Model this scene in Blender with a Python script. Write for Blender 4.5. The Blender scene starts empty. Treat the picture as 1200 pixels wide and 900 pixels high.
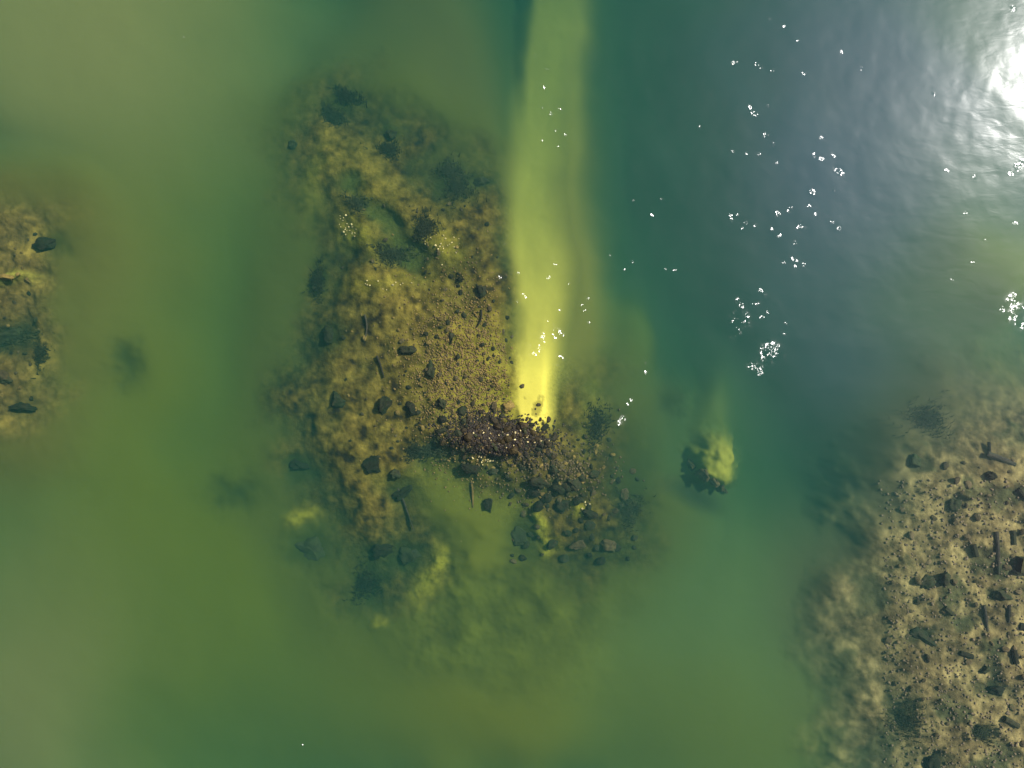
import bpy, math, random
import numpy as np
from mathutils import Vector, Matrix

R = random.Random(7)
sc = bpy.context.scene
col = sc.collection

# ------------------------------------------------------------------ camera, sky, sun, exposure
CAM_H = 30.0                       # metres above the water
FPX = 825.0                        # focal length in photo pixels (1200 wide)
WPX = CAM_H / FPX                  # metres per photo pixel on the water surface
BPX = WPX * 1.04                   # ... and on the bed about 1.2 m down

cam_d = bpy.data.cameras.new("camera")
cam = bpy.data.objects.new("camera", cam_d)
col.objects.link(cam)
cam.location = (0, 0, CAM_H)
cam.rotation_euler = (0, 0, 0)     # a drone looking straight down
cam_d.sensor_width = 36
cam_d.lens = 36 * FPX / 1200
cam_d.clip_end = 2000
sc.camera = cam

sun_dir = Vector((0.855, 0.475, 1.0)).normalized()
elev = math.asin(sun_dir.z)
azim = math.atan2(sun_dir.x, sun_dir.y)

world = bpy.data.worlds.new("World")
sc.world = world
world.use_nodes = True
wn = world.node_tree
bg = wn.nodes["Background"]
sky = wn.nodes.new("ShaderNodeTexSky")
sky.sky_type = 'NISHITA'
sky.sun_disc = False
sky.sun_elevation = elev
sky.sun_rotation = azim
wn.links.new(sky.outputs[0], bg.inputs[0])
bg.inputs[1].default_value = 0.15

sun_l = bpy.data.lights.new("sun", 'SUN')
sun_l.energy = 4.6
sun_l.angle = math.radians(0.5)
sun_l.color = (1.0, 0.96, 0.92)
sun = bpy.data.objects.new("sun", sun_l)
sun.rotation_euler = sun_dir.to_track_quat('Z', 'Y').to_euler()
sun.location = sun_dir * 60
col.objects.link(sun)

sc.view_settings.view_transform = 'Standard'
sc.view_settings.look = 'None'
sc.view_settings.exposure = 0.45
sc.view_settings.gamma = 1.0
sc.view_settings.use_curve_mapping = False
sc.render.engine = 'CYCLES'
cy = sc.cycles
cy.use_denoising = True
cy.denoiser = 'OPENIMAGEDENOISE'
cy.max_bounces = 6
cy.diffuse_bounces = 2
cy.volume_bounces = 2
cy.transparent_max_bounces = 8
cy.sample_clamp_indirect = 4.0
cy.caustics_reflective = False
cy.caustics_refractive = False

# ------------------------------------------------------------------ numpy noise
def _hash(ix, iy, s):
    h = (ix.astype(np.int64) * 374761393 + iy.astype(np.int64) * 668265263 + s * 1274126177) & 0x7fffffff
    h = ((h ^ (h >> 13)) * 1103515245 + 12345) & 0x7fffffff
    h = ((h ^ (h >> 15)) * 1274126177) & 0x7fffffff
    return ((h ^ (h >> 16)) & 0xffffff) / float(0xffffff)

def vnoise(x, y, s=0):
    ix = np.floor(x); iy = np.floor(y)
    fx = x - ix; fy = y - iy
    fx = fx * fx * fx * (fx * (fx * 6 - 15) + 10); fy = fy * fy * fy * (fy * (fy * 6 - 15) + 10)
    a = _hash(ix, iy, s); b = _hash(ix + 1, iy, s); c = _hash(ix, iy + 1, s); d = _hash(ix + 1, iy + 1, s)
    return (a + (b - a) * fx) * (1 - fy) + (c + (d - c) * fx) * fy

def fbm(x, y, size, octv=4, s=0, gain=0.5):
    """-1..1 roughly; size = pixels per feature."""
    t = 0; amp = 1; tot = 0
    u = x / size + 13.7; v = y / size + 71.3
    for o in range(octv):
        t = t + amp * (vnoise(u, v, s + o * 17) * 2 - 1); tot += amp
        u, v = u * 1.62 - v * 1.21 + 5.1, u * 1.21 + v * 1.62 + 9.7
        amp *= gain
    return t / tot * 1.6

def worley(x, y, size, s=0):
    """distance to nearest and second nearest cell point, and the cell's random number"""
    u = x / size; v = y / size
    iu = np.floor(u); iv = np.floor(v)
    d1 = np.full(u.shape, 9.0); d2 = np.full(u.shape, 9.0); rid = np.zeros(u.shape)
    for dx in (-1, 0, 1):
        for dy in (-1, 0, 1):
            cx = iu + dx; cyy = iv + dy
            px = cx + _hash(cx, cyy, s); py = cyy + _hash(cx, cyy, s + 5)
            d = np.hypot(u - px, v - py)
            r = _hash(cx, cyy, s + 9)
            closer = d < d1
            d2 = np.where(closer, d1, np.minimum(d2, d))
            rid = np.where(closer, r, rid)
            d1 = np.where(closer, d, d1)
    return d1, d2, rid

def sstep(a, b, t):
    t = np.clip((t - a) / (b - a), 0, 1)
    return t * t * (3 - 2 * t)

def blob(x, y, cx, cy_, rx, ry, ang=0.0, power=1.0):
    """1 in the middle, falling softly to 0; rx, ry are where it is about a third"""
    c, s_ = math.cos(ang), math.sin(ang)
    dx, dy = x - cx, y - cy_
    a = (dx * c + dy * s_) / rx; b = (-dx * s_ + dy * c) / ry
    return np.exp(-((a * a + b * b) ** power))

def poly_sd(x, y, pts):
    """signed distance in px to a polygon, positive inside"""
    d = np.full(x.shape, 1e9); inside = np.zeros(x.shape, bool)
    n = len(pts)
    for i in range(n):
        x0, y0 = pts[i]; x1, y1 = pts[(i + 1) % n]
        ex, ey = x1 - x0, y1 - y0
        t = np.clip(((x - x0) * ex + (y - y0) * ey) / (ex * ex + ey * ey), 0, 1)
        d = np.minimum(d, np.hypot(x - x0 - t * ex, y - y0 - t * ey))
        if y0 != y1:
            cond = ((y0 > y) != (y1 > y)) & (x < (x1 - x0) * (y - y0) / (y1 - y0) + x0)
            inside ^= cond
    return np.where(inside, d, -d)

def lerp(a, b, m):
    return a + (b - a) * m

# ------------------------------------------------------------------ the bed: depth and what it is made of
MAIN = [(352, 130), (385, 98), (420, 118), (462, 150), (505, 198), (565, 190), (604, 245), (612, 330), (614, 395),
        (668, 425), (700, 470), (712, 540), (752, 598), (738, 652), (660, 662), (625, 640), (596, 600), (565, 562),
        (505, 560), (482, 600), (500, 640), (522, 680), (470, 700), (415, 700), (402, 640), (366, 560), (336, 520),
        (330, 455), (362, 400), (372, 330), (378, 290), (352, 225), (338, 165)]
RIGHT = [(1260, 470), (1150, 490), (1092, 530), (1068, 590), (1040, 660), (1012, 720), (1030, 790), (1020, 860),
         (1060, 960), (1500, 1000), (1600, 700), (1500, 430)]
LEFT = [(-300, 230), (0, 250), (52, 268), (58, 330), (40, 400), (52, 450), (20, 490), (-60, 520), (-300, 500)]

def bed(x, y, want_crust=False):
    """x, y arrays in photo pixels -> depth in metres below the water, albedo (n,3), roughness mask"""
    x = np.asarray(x, float); y = np.asarray(y, float)
    wx = x + fbm(x, y, 60, 4, 1) * 22; wy = y + fbm(x, y, 60, 4, 2) * 22
    wx2 = x + fbm(x, y, 22, 3, 3) * 7; wy2 = y + fbm(x, y, 22, 3, 4) * 7
    n_l = fbm(x, y, 210, 4, 5)
    n_m = fbm(x, y, 75, 4, 6)
    d = 6.8 + n_l * 0.35 + n_m * 0.12
    mud = np.array([0.12, 0.18, 0.075])
    alb = np.ones(x.shape + (3,)) * mud * (1 + 0.12 * fbm(x, y, 50, 4, 7))[..., None]

    def lay(mask, depth=None, colr=None, cm=None):
        nonlocal d, alb
        if depth is not None:
            d = lerp(d, depth, mask)
        if colr is not None:
            mm = mask if cm is None else cm
            alb = alb + (np.asarray(colr) - alb) * mm[..., None]

    sx_ = x + fbm(x, y, 150, 2, 8) * 30; sy_ = y + fbm(x, y, 150, 2, 9) * 30
    # ---- broad slopes of silt, some coloured to stand in for surface reflection
    lay(blob(sx_, sy_, 190, 520, 400, 620, 0, 1.8), 1.35 + n_l * 0.05, (0.18, 0.18, 0.02))
    lay(blob(sx_, sy_, 1015, 110, 225, 320, 0.1, 1.5) * .95, 2.3, (0.085, 0.088, 0.38))  # bluish bed colour stands in for the sky's reflected veil
    lay(blob(sx_, sy_, 1030, 420, 110, 110, 0.1, 1.2) * .8, 2.4, (0.08, 0.08, 0.26))  # same sky veil, carried further down in the bed colour
    lay(blob(sx_, sy_, 60, 20, 330, 210, 0.1, 1.4), 0.95, (0.30, 0.25, 0.14))  # pale silt, with grey surface glare put into its colour too
    lay(blob(sx_, sy_, 90, 330, 120, 170, 0.1, 1.2) * .8, 1.15, (0.22, 0.18, 0.06))
    lay(blob(sx_, sy_, 500, 80, 115, 230, 0, 1.6) * .95, 2.4, (0.21, 0.16, 0.05))
    lay(blob(sx_, sy_, -10, 860, 170, 260, 0, 1.3) * 0.9, 0.95, (0.27, 0.22, 0.12))
    lay(blob(sx_, sy_, 600, 800, 260, 220, 0, 1.5), 1.25, (0.21, 0.18, 0.025))
    lay(blob(sx_, sy_, 860, 860, 210, 230, 0, 1.5), 1.35, (0.17, 0.175, 0.05))
    lay(blob(sx_, sy_, 880, 690, 170, 130, 0, 1.3) * 0.8, 1.6, (0.18, 0.21, 0.11))
    lay(blob(sx_, sy_, 260, 350, 80, 200, 0, 1.3) * 0.6, 2.0, (0.11, 0.15, 0.05))
    lay(blob(sx_, sy_, 1175, 320, 90, 120, 0.1, 1.0), 1.25, (0.22, 0.22, 0.09))
    lay(blob(sx_, sy_, 1215, 470, 28, 60, 0, 1.1) * .8, 1.0, (0.28, 0.28, 0.12))
    lay(blob(sx_, sy_, 838, 500, 120, 110, 0, 1.2) * .85, 3.0, (0.13, 0.17, 0.08))
    lay(blob(sx_, sy_, 842, 500, 34, 62, 0, 1.2) * .7, 2.3, (0.24, 0.24, 0.08))
    lay(blob(sx_, sy_, 712, 400, 40, 120, 0, 1.2) * .8, 1.6, (0.15, 0.18, 0.04))
    # brownish skirts round the reefs
    sdm = poly_sd(wx, wy, MAIN); sdr = poly_sd(wx, wy, RIGHT); sdl = poly_sd(wx, wy, LEFT)
    ssr = poly_sd(sx_, sy_, RIGHT); ssl = poly_sd(sx_, sy_, LEFT); ssm = poly_sd(sx_, sy_, [(352, 120), (400, 85), (500, 120), (600, 200), (660, 400), (730, 470), (765, 600), (690, 690), (560, 740), (400, 715), (340, 560), (325, 400)])
    lay(sstep(-95, 10, ssm), 1.5 + n_m * 0.05, (0.125, 0.125, 0.035))
    lay(sstep(-150, 0, ssr), 1.45 + n_l * 0.05, (0.15, 0.11, 0.08))
    lay(sstep(-110, 0, ssl), 1.0 + n_m * 0.1, (0.17, 0.13, 0.04))
    # dim foot of the reef to the south, mottled
    mm = blob(wx, wy, 560, 700, 150, 90, 0.2, 1.6)
    mot = fbm(x, y, 26, 5, 11)
    lay(mm * 0.9, 1.3 - 0.12 * mot, np.array([0.15, 0.14, 0.03]) * 1.0)
    alb *= (1 + 0.32 * np.clip(mot, -1, 1) * mm)[..., None]
    # the hollow of smooth silt in the bay of the reef
    # ---- sand tongue running north, deepening
    ty = np.clip((505 - y) / 505, -0.2, 1.6)
    lx = np.interp(y, [-400, 0, 100, 200, 300, 400, 470, 510], [620, 616, 608, 604, 604, 613, 607, 614])
    rx_ = np.interp(y, [-400, 0, 100, 200, 300, 400, 470, 510], [696, 694, 676, 656, 660, 654, 647, 642])
    rx2 = np.interp(y, [-400, 0, 200, 300, 400, 460, 510], [704, 704, 712, 716, 704, 664, 642])
    e = 8 + 22 * np.clip(ty * 1.7, 0, 1)
    jx = x + fbm(x, y, 90, 3, 21) * 5
    along = sstep(516, 494, y + fbm(x, y, 18, 3, 22) * 9)
    lo_ = lerp(lx - e * .8, lx + 2, sstep(240, 380, y)); m2 = sstep(lo_, lo_ + lerp(e * 1.6, 24, sstep(240, 380, y)), jx) * sstep(rx2 + e * 1.6, rx2 - e * 1.6, jx) * along
    m1 = sstep(lx - e * .6, lx + e * .6, jx) * sstep(rx_ + e * 1.1, rx_ - e * 1.1, jx) * along
    dep_s = np.interp(y, [-400, 0, 100, 200, 300, 400, 450, 500], [7.0, 3.9, 3.6, 2.9, 1.9, 1.0, 0.35, 0.06])
    dep_s2 = np.interp(y, [-400, 0, 100, 200, 300, 400, 500], [7.0, 3.6, 3.1, 2.6, 2.0, 1.6, 1.0])
    sand2 = np.array([0.34, 0.25, 0.07])
    # ---- main reef
    m = sstep(-58, 40, sdm + fbm(x, y, 34, 4, 30) * 16)
    core = blob(x, y, 572, 470, 95, 110, 0.2, 1.2)
    dm = 0.98 - 0.5 * blob(wx, wy, 540, 400, 120, 150, 0.3, 1.0) - 0.12 * blob(wx, wy, 430, 270, 60, 120, -.4)
    dm = lerp(dm, 0.34, core)
    dm += 0.45 * sstep(540, 700, y)
    dm += 0.45 * sstep(300, 130, y) + 0.25 * blob(x, y, 380, 120, 60, 50) + 0.3 * blob(x, y, 360, 470, 35, 160)
    rough = fbm(x, y, 16, 4, 31); rough2 = fbm(x, y, 38, 4, 32)
    dm = dm - 0.08 * rough2 - 0.06 * rough
    # lumps: cobbly crust
    w1, w2, wr = worley(wx2, wy2, 9, 41)
    cob = np.clip(0.75 - w1, 0, 1)
    dm = dm - 0.13 * cob * sstep(0.1, .7, fbm(x, y, 40, 3, 33) + core) * .7
    br = np.array([0.25, 0.142, 0.04]); ol = np.array([0.145, 0.10, 0.03]); dk = np.array([0.02, 0.028, 0.012])
    ca = lerp(ol, br, (.3 + .5 * sstep(-0.6, 0.8, fbm(x, y, 45, 5, 34) + 0.7 * core))[..., None])
    ca = lerp(ca, dk, (0.6 * sstep(0.1, 0.8, fbm(wx2, wy2, 36, 5, 35)))[..., None])
    ca = ca * np.clip(1 + 0.75 * fbm(x, y, 7, 3, 36) + 0.45 * fbm(x, y, 17, 3, 39), .15, 2)[..., None]
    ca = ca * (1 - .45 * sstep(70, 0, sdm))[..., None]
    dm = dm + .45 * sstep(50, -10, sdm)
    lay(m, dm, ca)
    # golden gravel banks of the reef
    for (cx, cy_, a, b, an, k) in ((366, 205, 13, 42, .2, .55), (420, 275, 34, 12, .75, .8), (520, 290, 24, 16, .5, .8),
                                   (455, 335, 60, 9, -.08, .5), (430, 215, 60, 20, .8, .35), (560, 440, 50, 60, 0, .5),
                                   (512, 560, 60, 12, 0, .3), (630, 620, 9, 22, -.35, 1.0), (645, 640, 12, 6, 0.5, .9),
                                   (685, 595, 10, 8, 0, .9), (355, 608, 13, 11, 0, .8), (500, 680, 11, 26, .55, .95),
                                   (512, 660, 7, 20, .25, .6), (440, 735, 7, 8, 0, .5), (560, 655, 7, 7, 0, .4),
                                   (600, 480, 40, 30, 0, .5), (690, 480, 12, 60, 0, .25)):
        bm_ = blob(wx2, wy2, cx, cy_, a * 1.15, b * 1.15, an, 1.2) * k * (.5 if cy_ < 350 else .9)
        alb = lerp(alb, np.array([0.50, 0.37, 0.06]) * (1 + .45 * fbm(x, y, 6, 3, 37))[..., None], np.clip(bm_, 0, 1)[..., None])
        d = d - 0.18 * bm_ * np.clip(d, 0, 1.2)
    # smooth green pools in the reef
    for (cx, cy_, a, b, an, dd) in ((445, 262, 40, 16, .75, 1.35), (410, 218, 24, 14, .3, 1.5), (472, 300, 36, 18, .2, 1.2),
                                    (455, 310, 30, 12, 0, 1.2), (548, 592, 58, 34, .3, 0.95), (565, 635, 42, 34, 0, 1.1)):
        pm = blob(wx, wy, cx, cy_, a, b, an, 1.3)
        lay(pm * 0.9, dd, (0.10, 0.11, 0.03) if cy_ < 500 else (0.215, 0.19, 0.035))
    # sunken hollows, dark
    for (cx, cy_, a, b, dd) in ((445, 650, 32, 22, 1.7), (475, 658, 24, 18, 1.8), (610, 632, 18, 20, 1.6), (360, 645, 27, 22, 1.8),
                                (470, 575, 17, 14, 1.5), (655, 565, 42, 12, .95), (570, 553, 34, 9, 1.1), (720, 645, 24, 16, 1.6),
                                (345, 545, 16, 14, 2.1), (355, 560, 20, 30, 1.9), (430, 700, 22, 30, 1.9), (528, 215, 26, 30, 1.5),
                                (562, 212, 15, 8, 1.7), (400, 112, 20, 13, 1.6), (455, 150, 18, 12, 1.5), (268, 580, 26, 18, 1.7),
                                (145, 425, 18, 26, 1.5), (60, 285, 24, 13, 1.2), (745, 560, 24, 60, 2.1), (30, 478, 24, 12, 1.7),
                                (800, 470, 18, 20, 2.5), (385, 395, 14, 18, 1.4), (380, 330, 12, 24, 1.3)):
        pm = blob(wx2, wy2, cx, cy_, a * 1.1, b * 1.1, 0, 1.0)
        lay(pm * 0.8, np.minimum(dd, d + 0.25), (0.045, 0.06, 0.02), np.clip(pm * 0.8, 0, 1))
    # sand tongue is laid over the reef's flank
    lay(m2, dep_s2, sand2)
    sand_n = 1 + .07 * fbm(x, y * .5, 26, 4, 23) - .5 * sstep(.55, .9, fbm(x, y, 9, 3, 24)) * sstep(420, 480, y)
    lay(m1, dep_s - .03 * fbm(x, y, 30, 3, 25), np.array([0.88, 0.60, 0.16]) * (sand_n * (1 + .3 * sstep(380, 450, y)))[..., None])
    # rubble heap: the crown of the reef, touching the surface
    hm = blob(wx2, wy2, 586, 512, 56, 19, 0.12, 2.0)
    lay(hm, 0.10 - 0.07 * cob - 0.02 * rough, np.array([0.02, 0.014, 0.006]))
    hm2 = blob(wx2, wy2, 660, 548, 48, 17, 0.12, 1.8)
    lay(hm2 * .6, 0.45 - 0.1 * cob, np.array([0.10, 0.07, 0.03]))
    # ---- right reef
    m = sstep(-95, 40, sdr + fbm(x, y, 40, 4, 50) * 9)
    rr = fbm(x, y, 30, 4, 51); r3 = fbm(wx2, wy2, 11, 3, 52)
    dr = 0.60 - 0.2 * sstep(1050, 1180, x) - 0.12 * rr - 0.07 * r3 + 0.6 * sstep(580, 470, y)
    v1, v2, vr = worley(wx2, wy2, 15, 61)
    dr -= 0.07 * np.clip(0.7 - v1, 0, 1)
    cb = lerp(np.array([0.24, 0.145, 0.105]), np.array([0.50, 0.31, 0.22]), sstep(-.6, .6, fbm(x, y, 24, 5, 53) + 0.3 * (vr - .5))[..., None])
    cb = lerp(cb, np.array([0.06, 0.065, 0.045]), (0.8 * sstep(0.12, 0.7, fbm(wx2, wy2, 42, 4, 54)))[..., None])
    cb = cb * (1 + 0.5 * fbm(x, y, 6, 3, 55) + .3 * fbm(x, y, 14, 3, 56))[..., None]
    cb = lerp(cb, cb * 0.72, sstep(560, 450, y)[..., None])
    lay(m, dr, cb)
    for (cx, cy_, a, b, dd) in ((1072, 742, 24, 12, 1.25), (1050, 835, 22, 26, 1.7), (1158, 692, 16, 9, 1.2), (1150, 800, 26, 9, 1.2),
                                (1105, 588, 12, 10, 1.3), (1070, 540, 11, 12, 1.8), (1140, 845, 14, 12, 1.3), (1195, 880, 14, 16, 1.5),
                                (1085, 880, 16, 16, 1.5), (1150, 775, 9, 20, 1.1)):
        pm = blob(wx2, wy2, cx, cy_, a, b, 0, 1.5)
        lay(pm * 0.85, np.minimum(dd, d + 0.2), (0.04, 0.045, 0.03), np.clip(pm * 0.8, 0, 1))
    # ---- left reef
    m = sstep(-60, 26, sdl + fbm(x, y, 34, 4, 70) * 14)
    dl = 1.1 - 0.14 * fbm(x, y, 24, 4, 71) - 0.3 * sstep(60, -20, x)
    w_1, w_2, w_r = worley(wx2, wy2, 12, 72)
    dl -= 0.15 * np.clip(.7 - w_1, 0, 1)
    cl = lerp(np.array([0.2, 0.115, 0.05]), np.array([0.40, 0.23, 0.08]), sstep(-.3, .9, fbm(x, y, 20, 4, 73))[..., None])
    cl = cl * (1 + 0.45 * fbm(x, y, 6, 3, 74))[..., None]
    lay(m, dl, cl)
    pm = blob(wx2, wy2, 8, 397, 46, 20, -.15, 1.4)
    lay(pm * .95, 1.35, (0.03, 0.035, 0.015))
    pm = blob(wx2, wy2, 18, 328, 30, 8, -.05, 1.6)
    lay(pm, 0.5, (0.46, 0.34, 0.10))
    # ---- the lone mound at 840, 560: a silt ramp rising from the north to a broken edge
    q = (y - 565) - (x - 838) * 0.62               # >0 beyond the broken edge (south-west of it)
    mr = blob(wx2, wy2, 846, 548, 30, 36, 0.1, 1.7) * sstep(16, -8, q)
    lay(mr, 1.55 + .12 * rough, (0.62, 0.47, 0.12))
    lay(blob(x, y, 826, 586, 40, 16, 0.45, 1.4) * .85, 2.5, (0.05, 0.065, 0.05))  # bed colour darkened where the mound's shadow falls

    # fine settled grain everywhere
    crust = np.clip(sstep(-40, 20, sdm) + sstep(-60, 10, sdr) + sstep(-50, 10, sdl) - m1 * .9, 0.08, 1)
    d = d - 0.02 * fbm(x, y, 9, 3, 81) * crust
    d = np.maximum(d, -0.02)
    alb = np.clip(alb * np.array([0.62, 0.78, 0.40]), 0.006, 0.75)
    return (d, alb, crust) if want_crust else (d, alb)

# ------------------------------------------------------------------ mesh helpers
def axis(lo, hi, step, far, grow=1.25):
    a = list(np.arange(lo, hi + step * .5, step))
    s = step; v = a[-1]; up = []
    while v < hi + far:
        s *= grow; v += s; up.append(v)
    s = step; v = a[0]; dn = []
    while v > lo - far:
        s *= grow; v -= s; dn.append(v)
    return np.array(dn[::-1] + a + up)

def grid_mesh(name, X, Y, Z, close_to=None):
    ny, nx = X.shape
    co = np.stack([X, Y, Z], -1).reshape(-1, 3)
    i = np.arange(nx * ny).reshape(ny, nx)
    a = i[:-1, :-1].ravel(); b = i[:-1, 1:].ravel(); c = i[1:, 1:].ravel(); d = i[1:, :-1].ravel()
    q = np.stack([a, d, c, b], -1)             # rows run north to south: this order faces up
    extra = []
    if close_to is not None:
        border = list(i[0, :]) + list(i[1:, -1]) + list(i[-1, -2::-1]) + list(i[-2:0:-1, 0])
        n0 = len(co)
        low = co[border].copy(); low[:, 2] = close_to
        co = np.concatenate([co, low])
        nb = len(border)
        sides = [(border[k], border[(k + 1) % nb], n0 + (k + 1) % nb, n0 + k) for k in range(nb)]
        extra = list(range(n0, n0 + nb))
        q = np.concatenate([q, np.array(sides)])
    me = bpy.data.meshes.new(name)
    nloops = q.size + len(extra)
    me.vertices.add(len(co)); me.vertices.foreach_set("co", co.astype(np.float32).ravel())
    me.loops.add(nloops)
    me.loops.foreach_set("vertex_index", np.concatenate([q.ravel(), np.array(extra[::-1], int)]).astype(np.int32))
    npoly = len(q) + (1 if extra else 0)
    me.polygons.add(npoly)
    starts = np.arange(len(q)) * 4
    tot = np.full(len(q), 4)
    if extra:
        starts = np.append(starts, len(q) * 4); tot = np.append(tot, len(extra))
    me.polygons.foreach_set("loop_start", starts.astype(np.int32))
    me.polygons.foreach_set("use_smooth", np.ones(npoly, bool))
    me.update(calc_edges=True)
    me.validate()
    return me

def material(name):
    m = bpy.data.materials.new(name); m.use_nodes = True
    nt = m.node_tree; nt.nodes.clear()
    out = nt.nodes.new("ShaderNodeOutputMaterial")
    return m, nt, out

def N(nt, kind, **kw):
    n = nt.nodes.new(kind)
    for k, v in kw.items():
        if k.startswith("i_"):
            key = k[2:]
            key = int(key) if key.isdigit() else key.replace("_", " ")
            n.inputs[key].default_value = v
        else:
            setattr(n, k, v)
    return n

def obj(name, me, mat=None, parent=None, **props):
    o = bpy.data.objects.new(name, me)
    if mat is not None and me is not None and not me.materials:
        me.materials.append(mat)
    col.objects.link(o)
    if parent is not None:
        o.parent = parent
    for k, v in props.items():
        o[k] = v
    return o

# ------------------------------------------------------------------ seabed
gx = axis(-30, 1230, 1.7, 9000)
gy = axis(-30, 930, 1.7, 9000)
PX, PY = np.meshgrid(gx, gy)
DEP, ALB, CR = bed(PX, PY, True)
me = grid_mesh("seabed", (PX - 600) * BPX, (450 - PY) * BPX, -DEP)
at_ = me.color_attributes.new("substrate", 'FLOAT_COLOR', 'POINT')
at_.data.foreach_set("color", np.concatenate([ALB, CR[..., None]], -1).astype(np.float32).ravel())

m_bed, nt, out = material("seabed_silt_and_crust")
p = N(nt, "ShaderNodeBsdfPrincipled", i_Roughness=0.9)
p.inputs["Specular IOR Level"].default_value = 0.15
va = N(nt, "ShaderNodeVertexColor", layer_name="substrate")
tc = N(nt, "ShaderNodeTexCoord")
n1 = N(nt, "ShaderNodeTexNoise", i_Scale=7.0, i_Detail=6.0, i_Roughness=0.65)
mr_ = N(nt, "ShaderNodeMapRange"); mr_.inputs[1].default_value = 0.3; mr_.inputs[2].default_value = 0.7
mr_.inputs[3].default_value = 0.72; mr_.inputs[4].default_value = 1.28
mx = N(nt, "ShaderNodeVectorMath", operation='SCALE')
bp = N(nt, "ShaderNodeBump", i_Strength=0.5, i_Distance=0.06)
nt.links.new(va.outputs[1], bp.inputs["Strength"])
cm_ = N(nt, "ShaderNodeMix", data_type='FLOAT'); cm_.inputs[2].default_value = 1.0
nt.links.new(va.outputs[1], cm_.inputs[0]); nt.links.new(mr_.outputs[0], cm_.inputs[3])
nt.links.new(tc.outputs["Object"], n1.inputs[0])
nt.links.new(n1.outputs[0], mr_.inputs[0])
nt.links.new(va.outputs[0], mx.inputs[0]); nt.links.new(cm_.outputs[0], mx.inputs[3])
nt.links.new(mx.outputs[0], p.inputs["Base Color"])
nt.links.new(n1.outputs[0], bp.inputs["Height"]); nt.links.new(bp.outputs[0], p.inputs["Normal"])
nt.links.new(p.outputs[0], out.inputs[0])
obj("seabed", me, m_bed, kind="structure")

def depth_at(px, py):
    d, a = bed(np.array([float(px)]), np.array([float(py)]))
    return float(d[0])

# ------------------------------------------------------------------ water: one body, rippled top, turbid inside
GL = [  # where the breeze roughens the water into steep wavelets: x, y, radius, steepness
    (866, 378, 11, 1.0), (862, 388, 8, 1.), (872, 371, 6, 1.), (903, 412, 11, .9), (911, 414, 7, .9), (896, 411, 6, 1.), (882, 430, 6, 1.), (891, 435, 7, 1.),
    (894, 421, 4, .8), (865, 352, 4, .9), (869, 358, 4, .9), (885, 352, 5, 1.), (891, 340, 3, .9), (897, 345, 3, .9), (900, 366, 3, .8), (893, 372, 3, .8),
    (882, 129, 4, 1.), (884, 134, 4, 1.), (879, 125, 3, 1.), (897, 159, 4, 1.), (906, 169, 3, .9), (984, 199, 6, 1.), (963, 162, 3, .9), (977, 182, 3, .8),
    (954, 182, 3, .9), (963, 186, 3, .9), (938, 263, 5, 1.), (952, 225, 4, .9), (976, 223, 3, .9), (926, 243, 3, .9), (912, 250, 4, .9),
    (924, 247, 3, .9), (948, 242, 3, .9), (956, 251, 3, .9), (886, 264, 3, .8), (874, 261, 3, .8), (856, 252, 3, .9), (857, 258, 2.5, .9), (864, 252, 2.5, .8),
    (870, 267, 2.5, .8), (904, 268, 3, .8), (913, 276, 3, .8), (931, 284, 3, .8), (975, 259, 3, .9), (983, 267, 3, .9), (1188, 352, 8, .8), (1192, 365, 9, .9),
    (1180, 372, 5, .8), (1196, 380, 6, .8), (1175, 362, 4, .8), (1192, 196, 4, .7), (1185, 203, 3, .7), (1198, 190, 4, .7), (1190, 262, 3, .7), (1154, 280, 3, .8), (1142, 207, 2.5, .8),
    (1132, 250, 2.5, .7), (1094, 110, 2.5, .8), (640, 395, 7, .9), (644, 379, 5, .9), (653, 392, 7, .7), (656, 395, 6, .8), (627, 408, 7, 1.0), (625, 414, 6, 1.), (655, 422, 6, .8),
    (641, 400, 5, 1.), (612, 345, 3, .9), (616, 348, 3, .9), (607, 354, 3, .9), (607, 320, 3, .8), (592, 286, 2.5, 1.), (643, 326, 4, .8), (651, 310, 3, .8),
    (648, 302, 2.5, .8), (666, 332, 3, .8), (688, 350, 3.5, .8), (682, 357, 3.5, .8), (685, 363, 3, .8), (657, 363, 3, .8), (690, 378, 3, .8), (586, 325, 4, .8),
    (641, 81, 2.5, .8), (627, 65, 2.5, .8), (638, 102, 3, .9), (646, 133, 3, .9), (657, 128, 4, .9), (662, 158, 3, .9), (636, 126, 2.5, .8), (635, 164, 2.5, .8),
    (654, 171, 2.5, .8), (651, 153, 2.5, .8), (740, 469, 4, .9), (735, 474, 3, .9), (728, 492, 5, .9), (731, 489, 4, .9), (725, 498, 3, .9), (756, 425, 3, .8),
    (757, 436, 3, .8), (742, 235, 2.5, .9), (775, 233, 2.5, .7), (764, 252, 2.5, .7), (833, 110, 2.5, .7), (859, 73, 3, .9), (864, 73, 2.5, .9), (887, 76, 3, .9),
    (891, 79, 2.5, .9), (905, 83, 3, .9), (942, 86, 2.5, .9), (919, 31, 2.5, .8), (935, 47, 2.5, .8), (902, 22, 2.5, .7), (1009, 80, 2.5, .8), (986, 61, 2.5, .8),
    (819, 149, 2.5, .7), (876, 179, 2.5, .9), (889, 180, 2.5, .8), (859, 177, 2.5, .8), (900, 124, 2.5, .7), (909, 190, 2.5, .9), (355, 873, 3, .9), (216, 43, 2.5, .8),
    (1187, 10, 3, .8), (928, 303, 3, .8), (933, 305, 3, .9), (919, 307, 2.5, .8), (942, 310, 3, .8), (931, 312, 2.5, .7), (919, 391, 2.5, .7), (921, 379, 2.5, .7),
    (1141, 308, 3, .8), (1116, 327, 2.5, .7), (1110, 200, 2, .7), (780, 315, 2.5, .8), (791, 316, 2.5, .8), (715, 299, 2.5, .8), (741, 307, 2.5, .8), (732, 316, 2.5, .7)]
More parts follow.
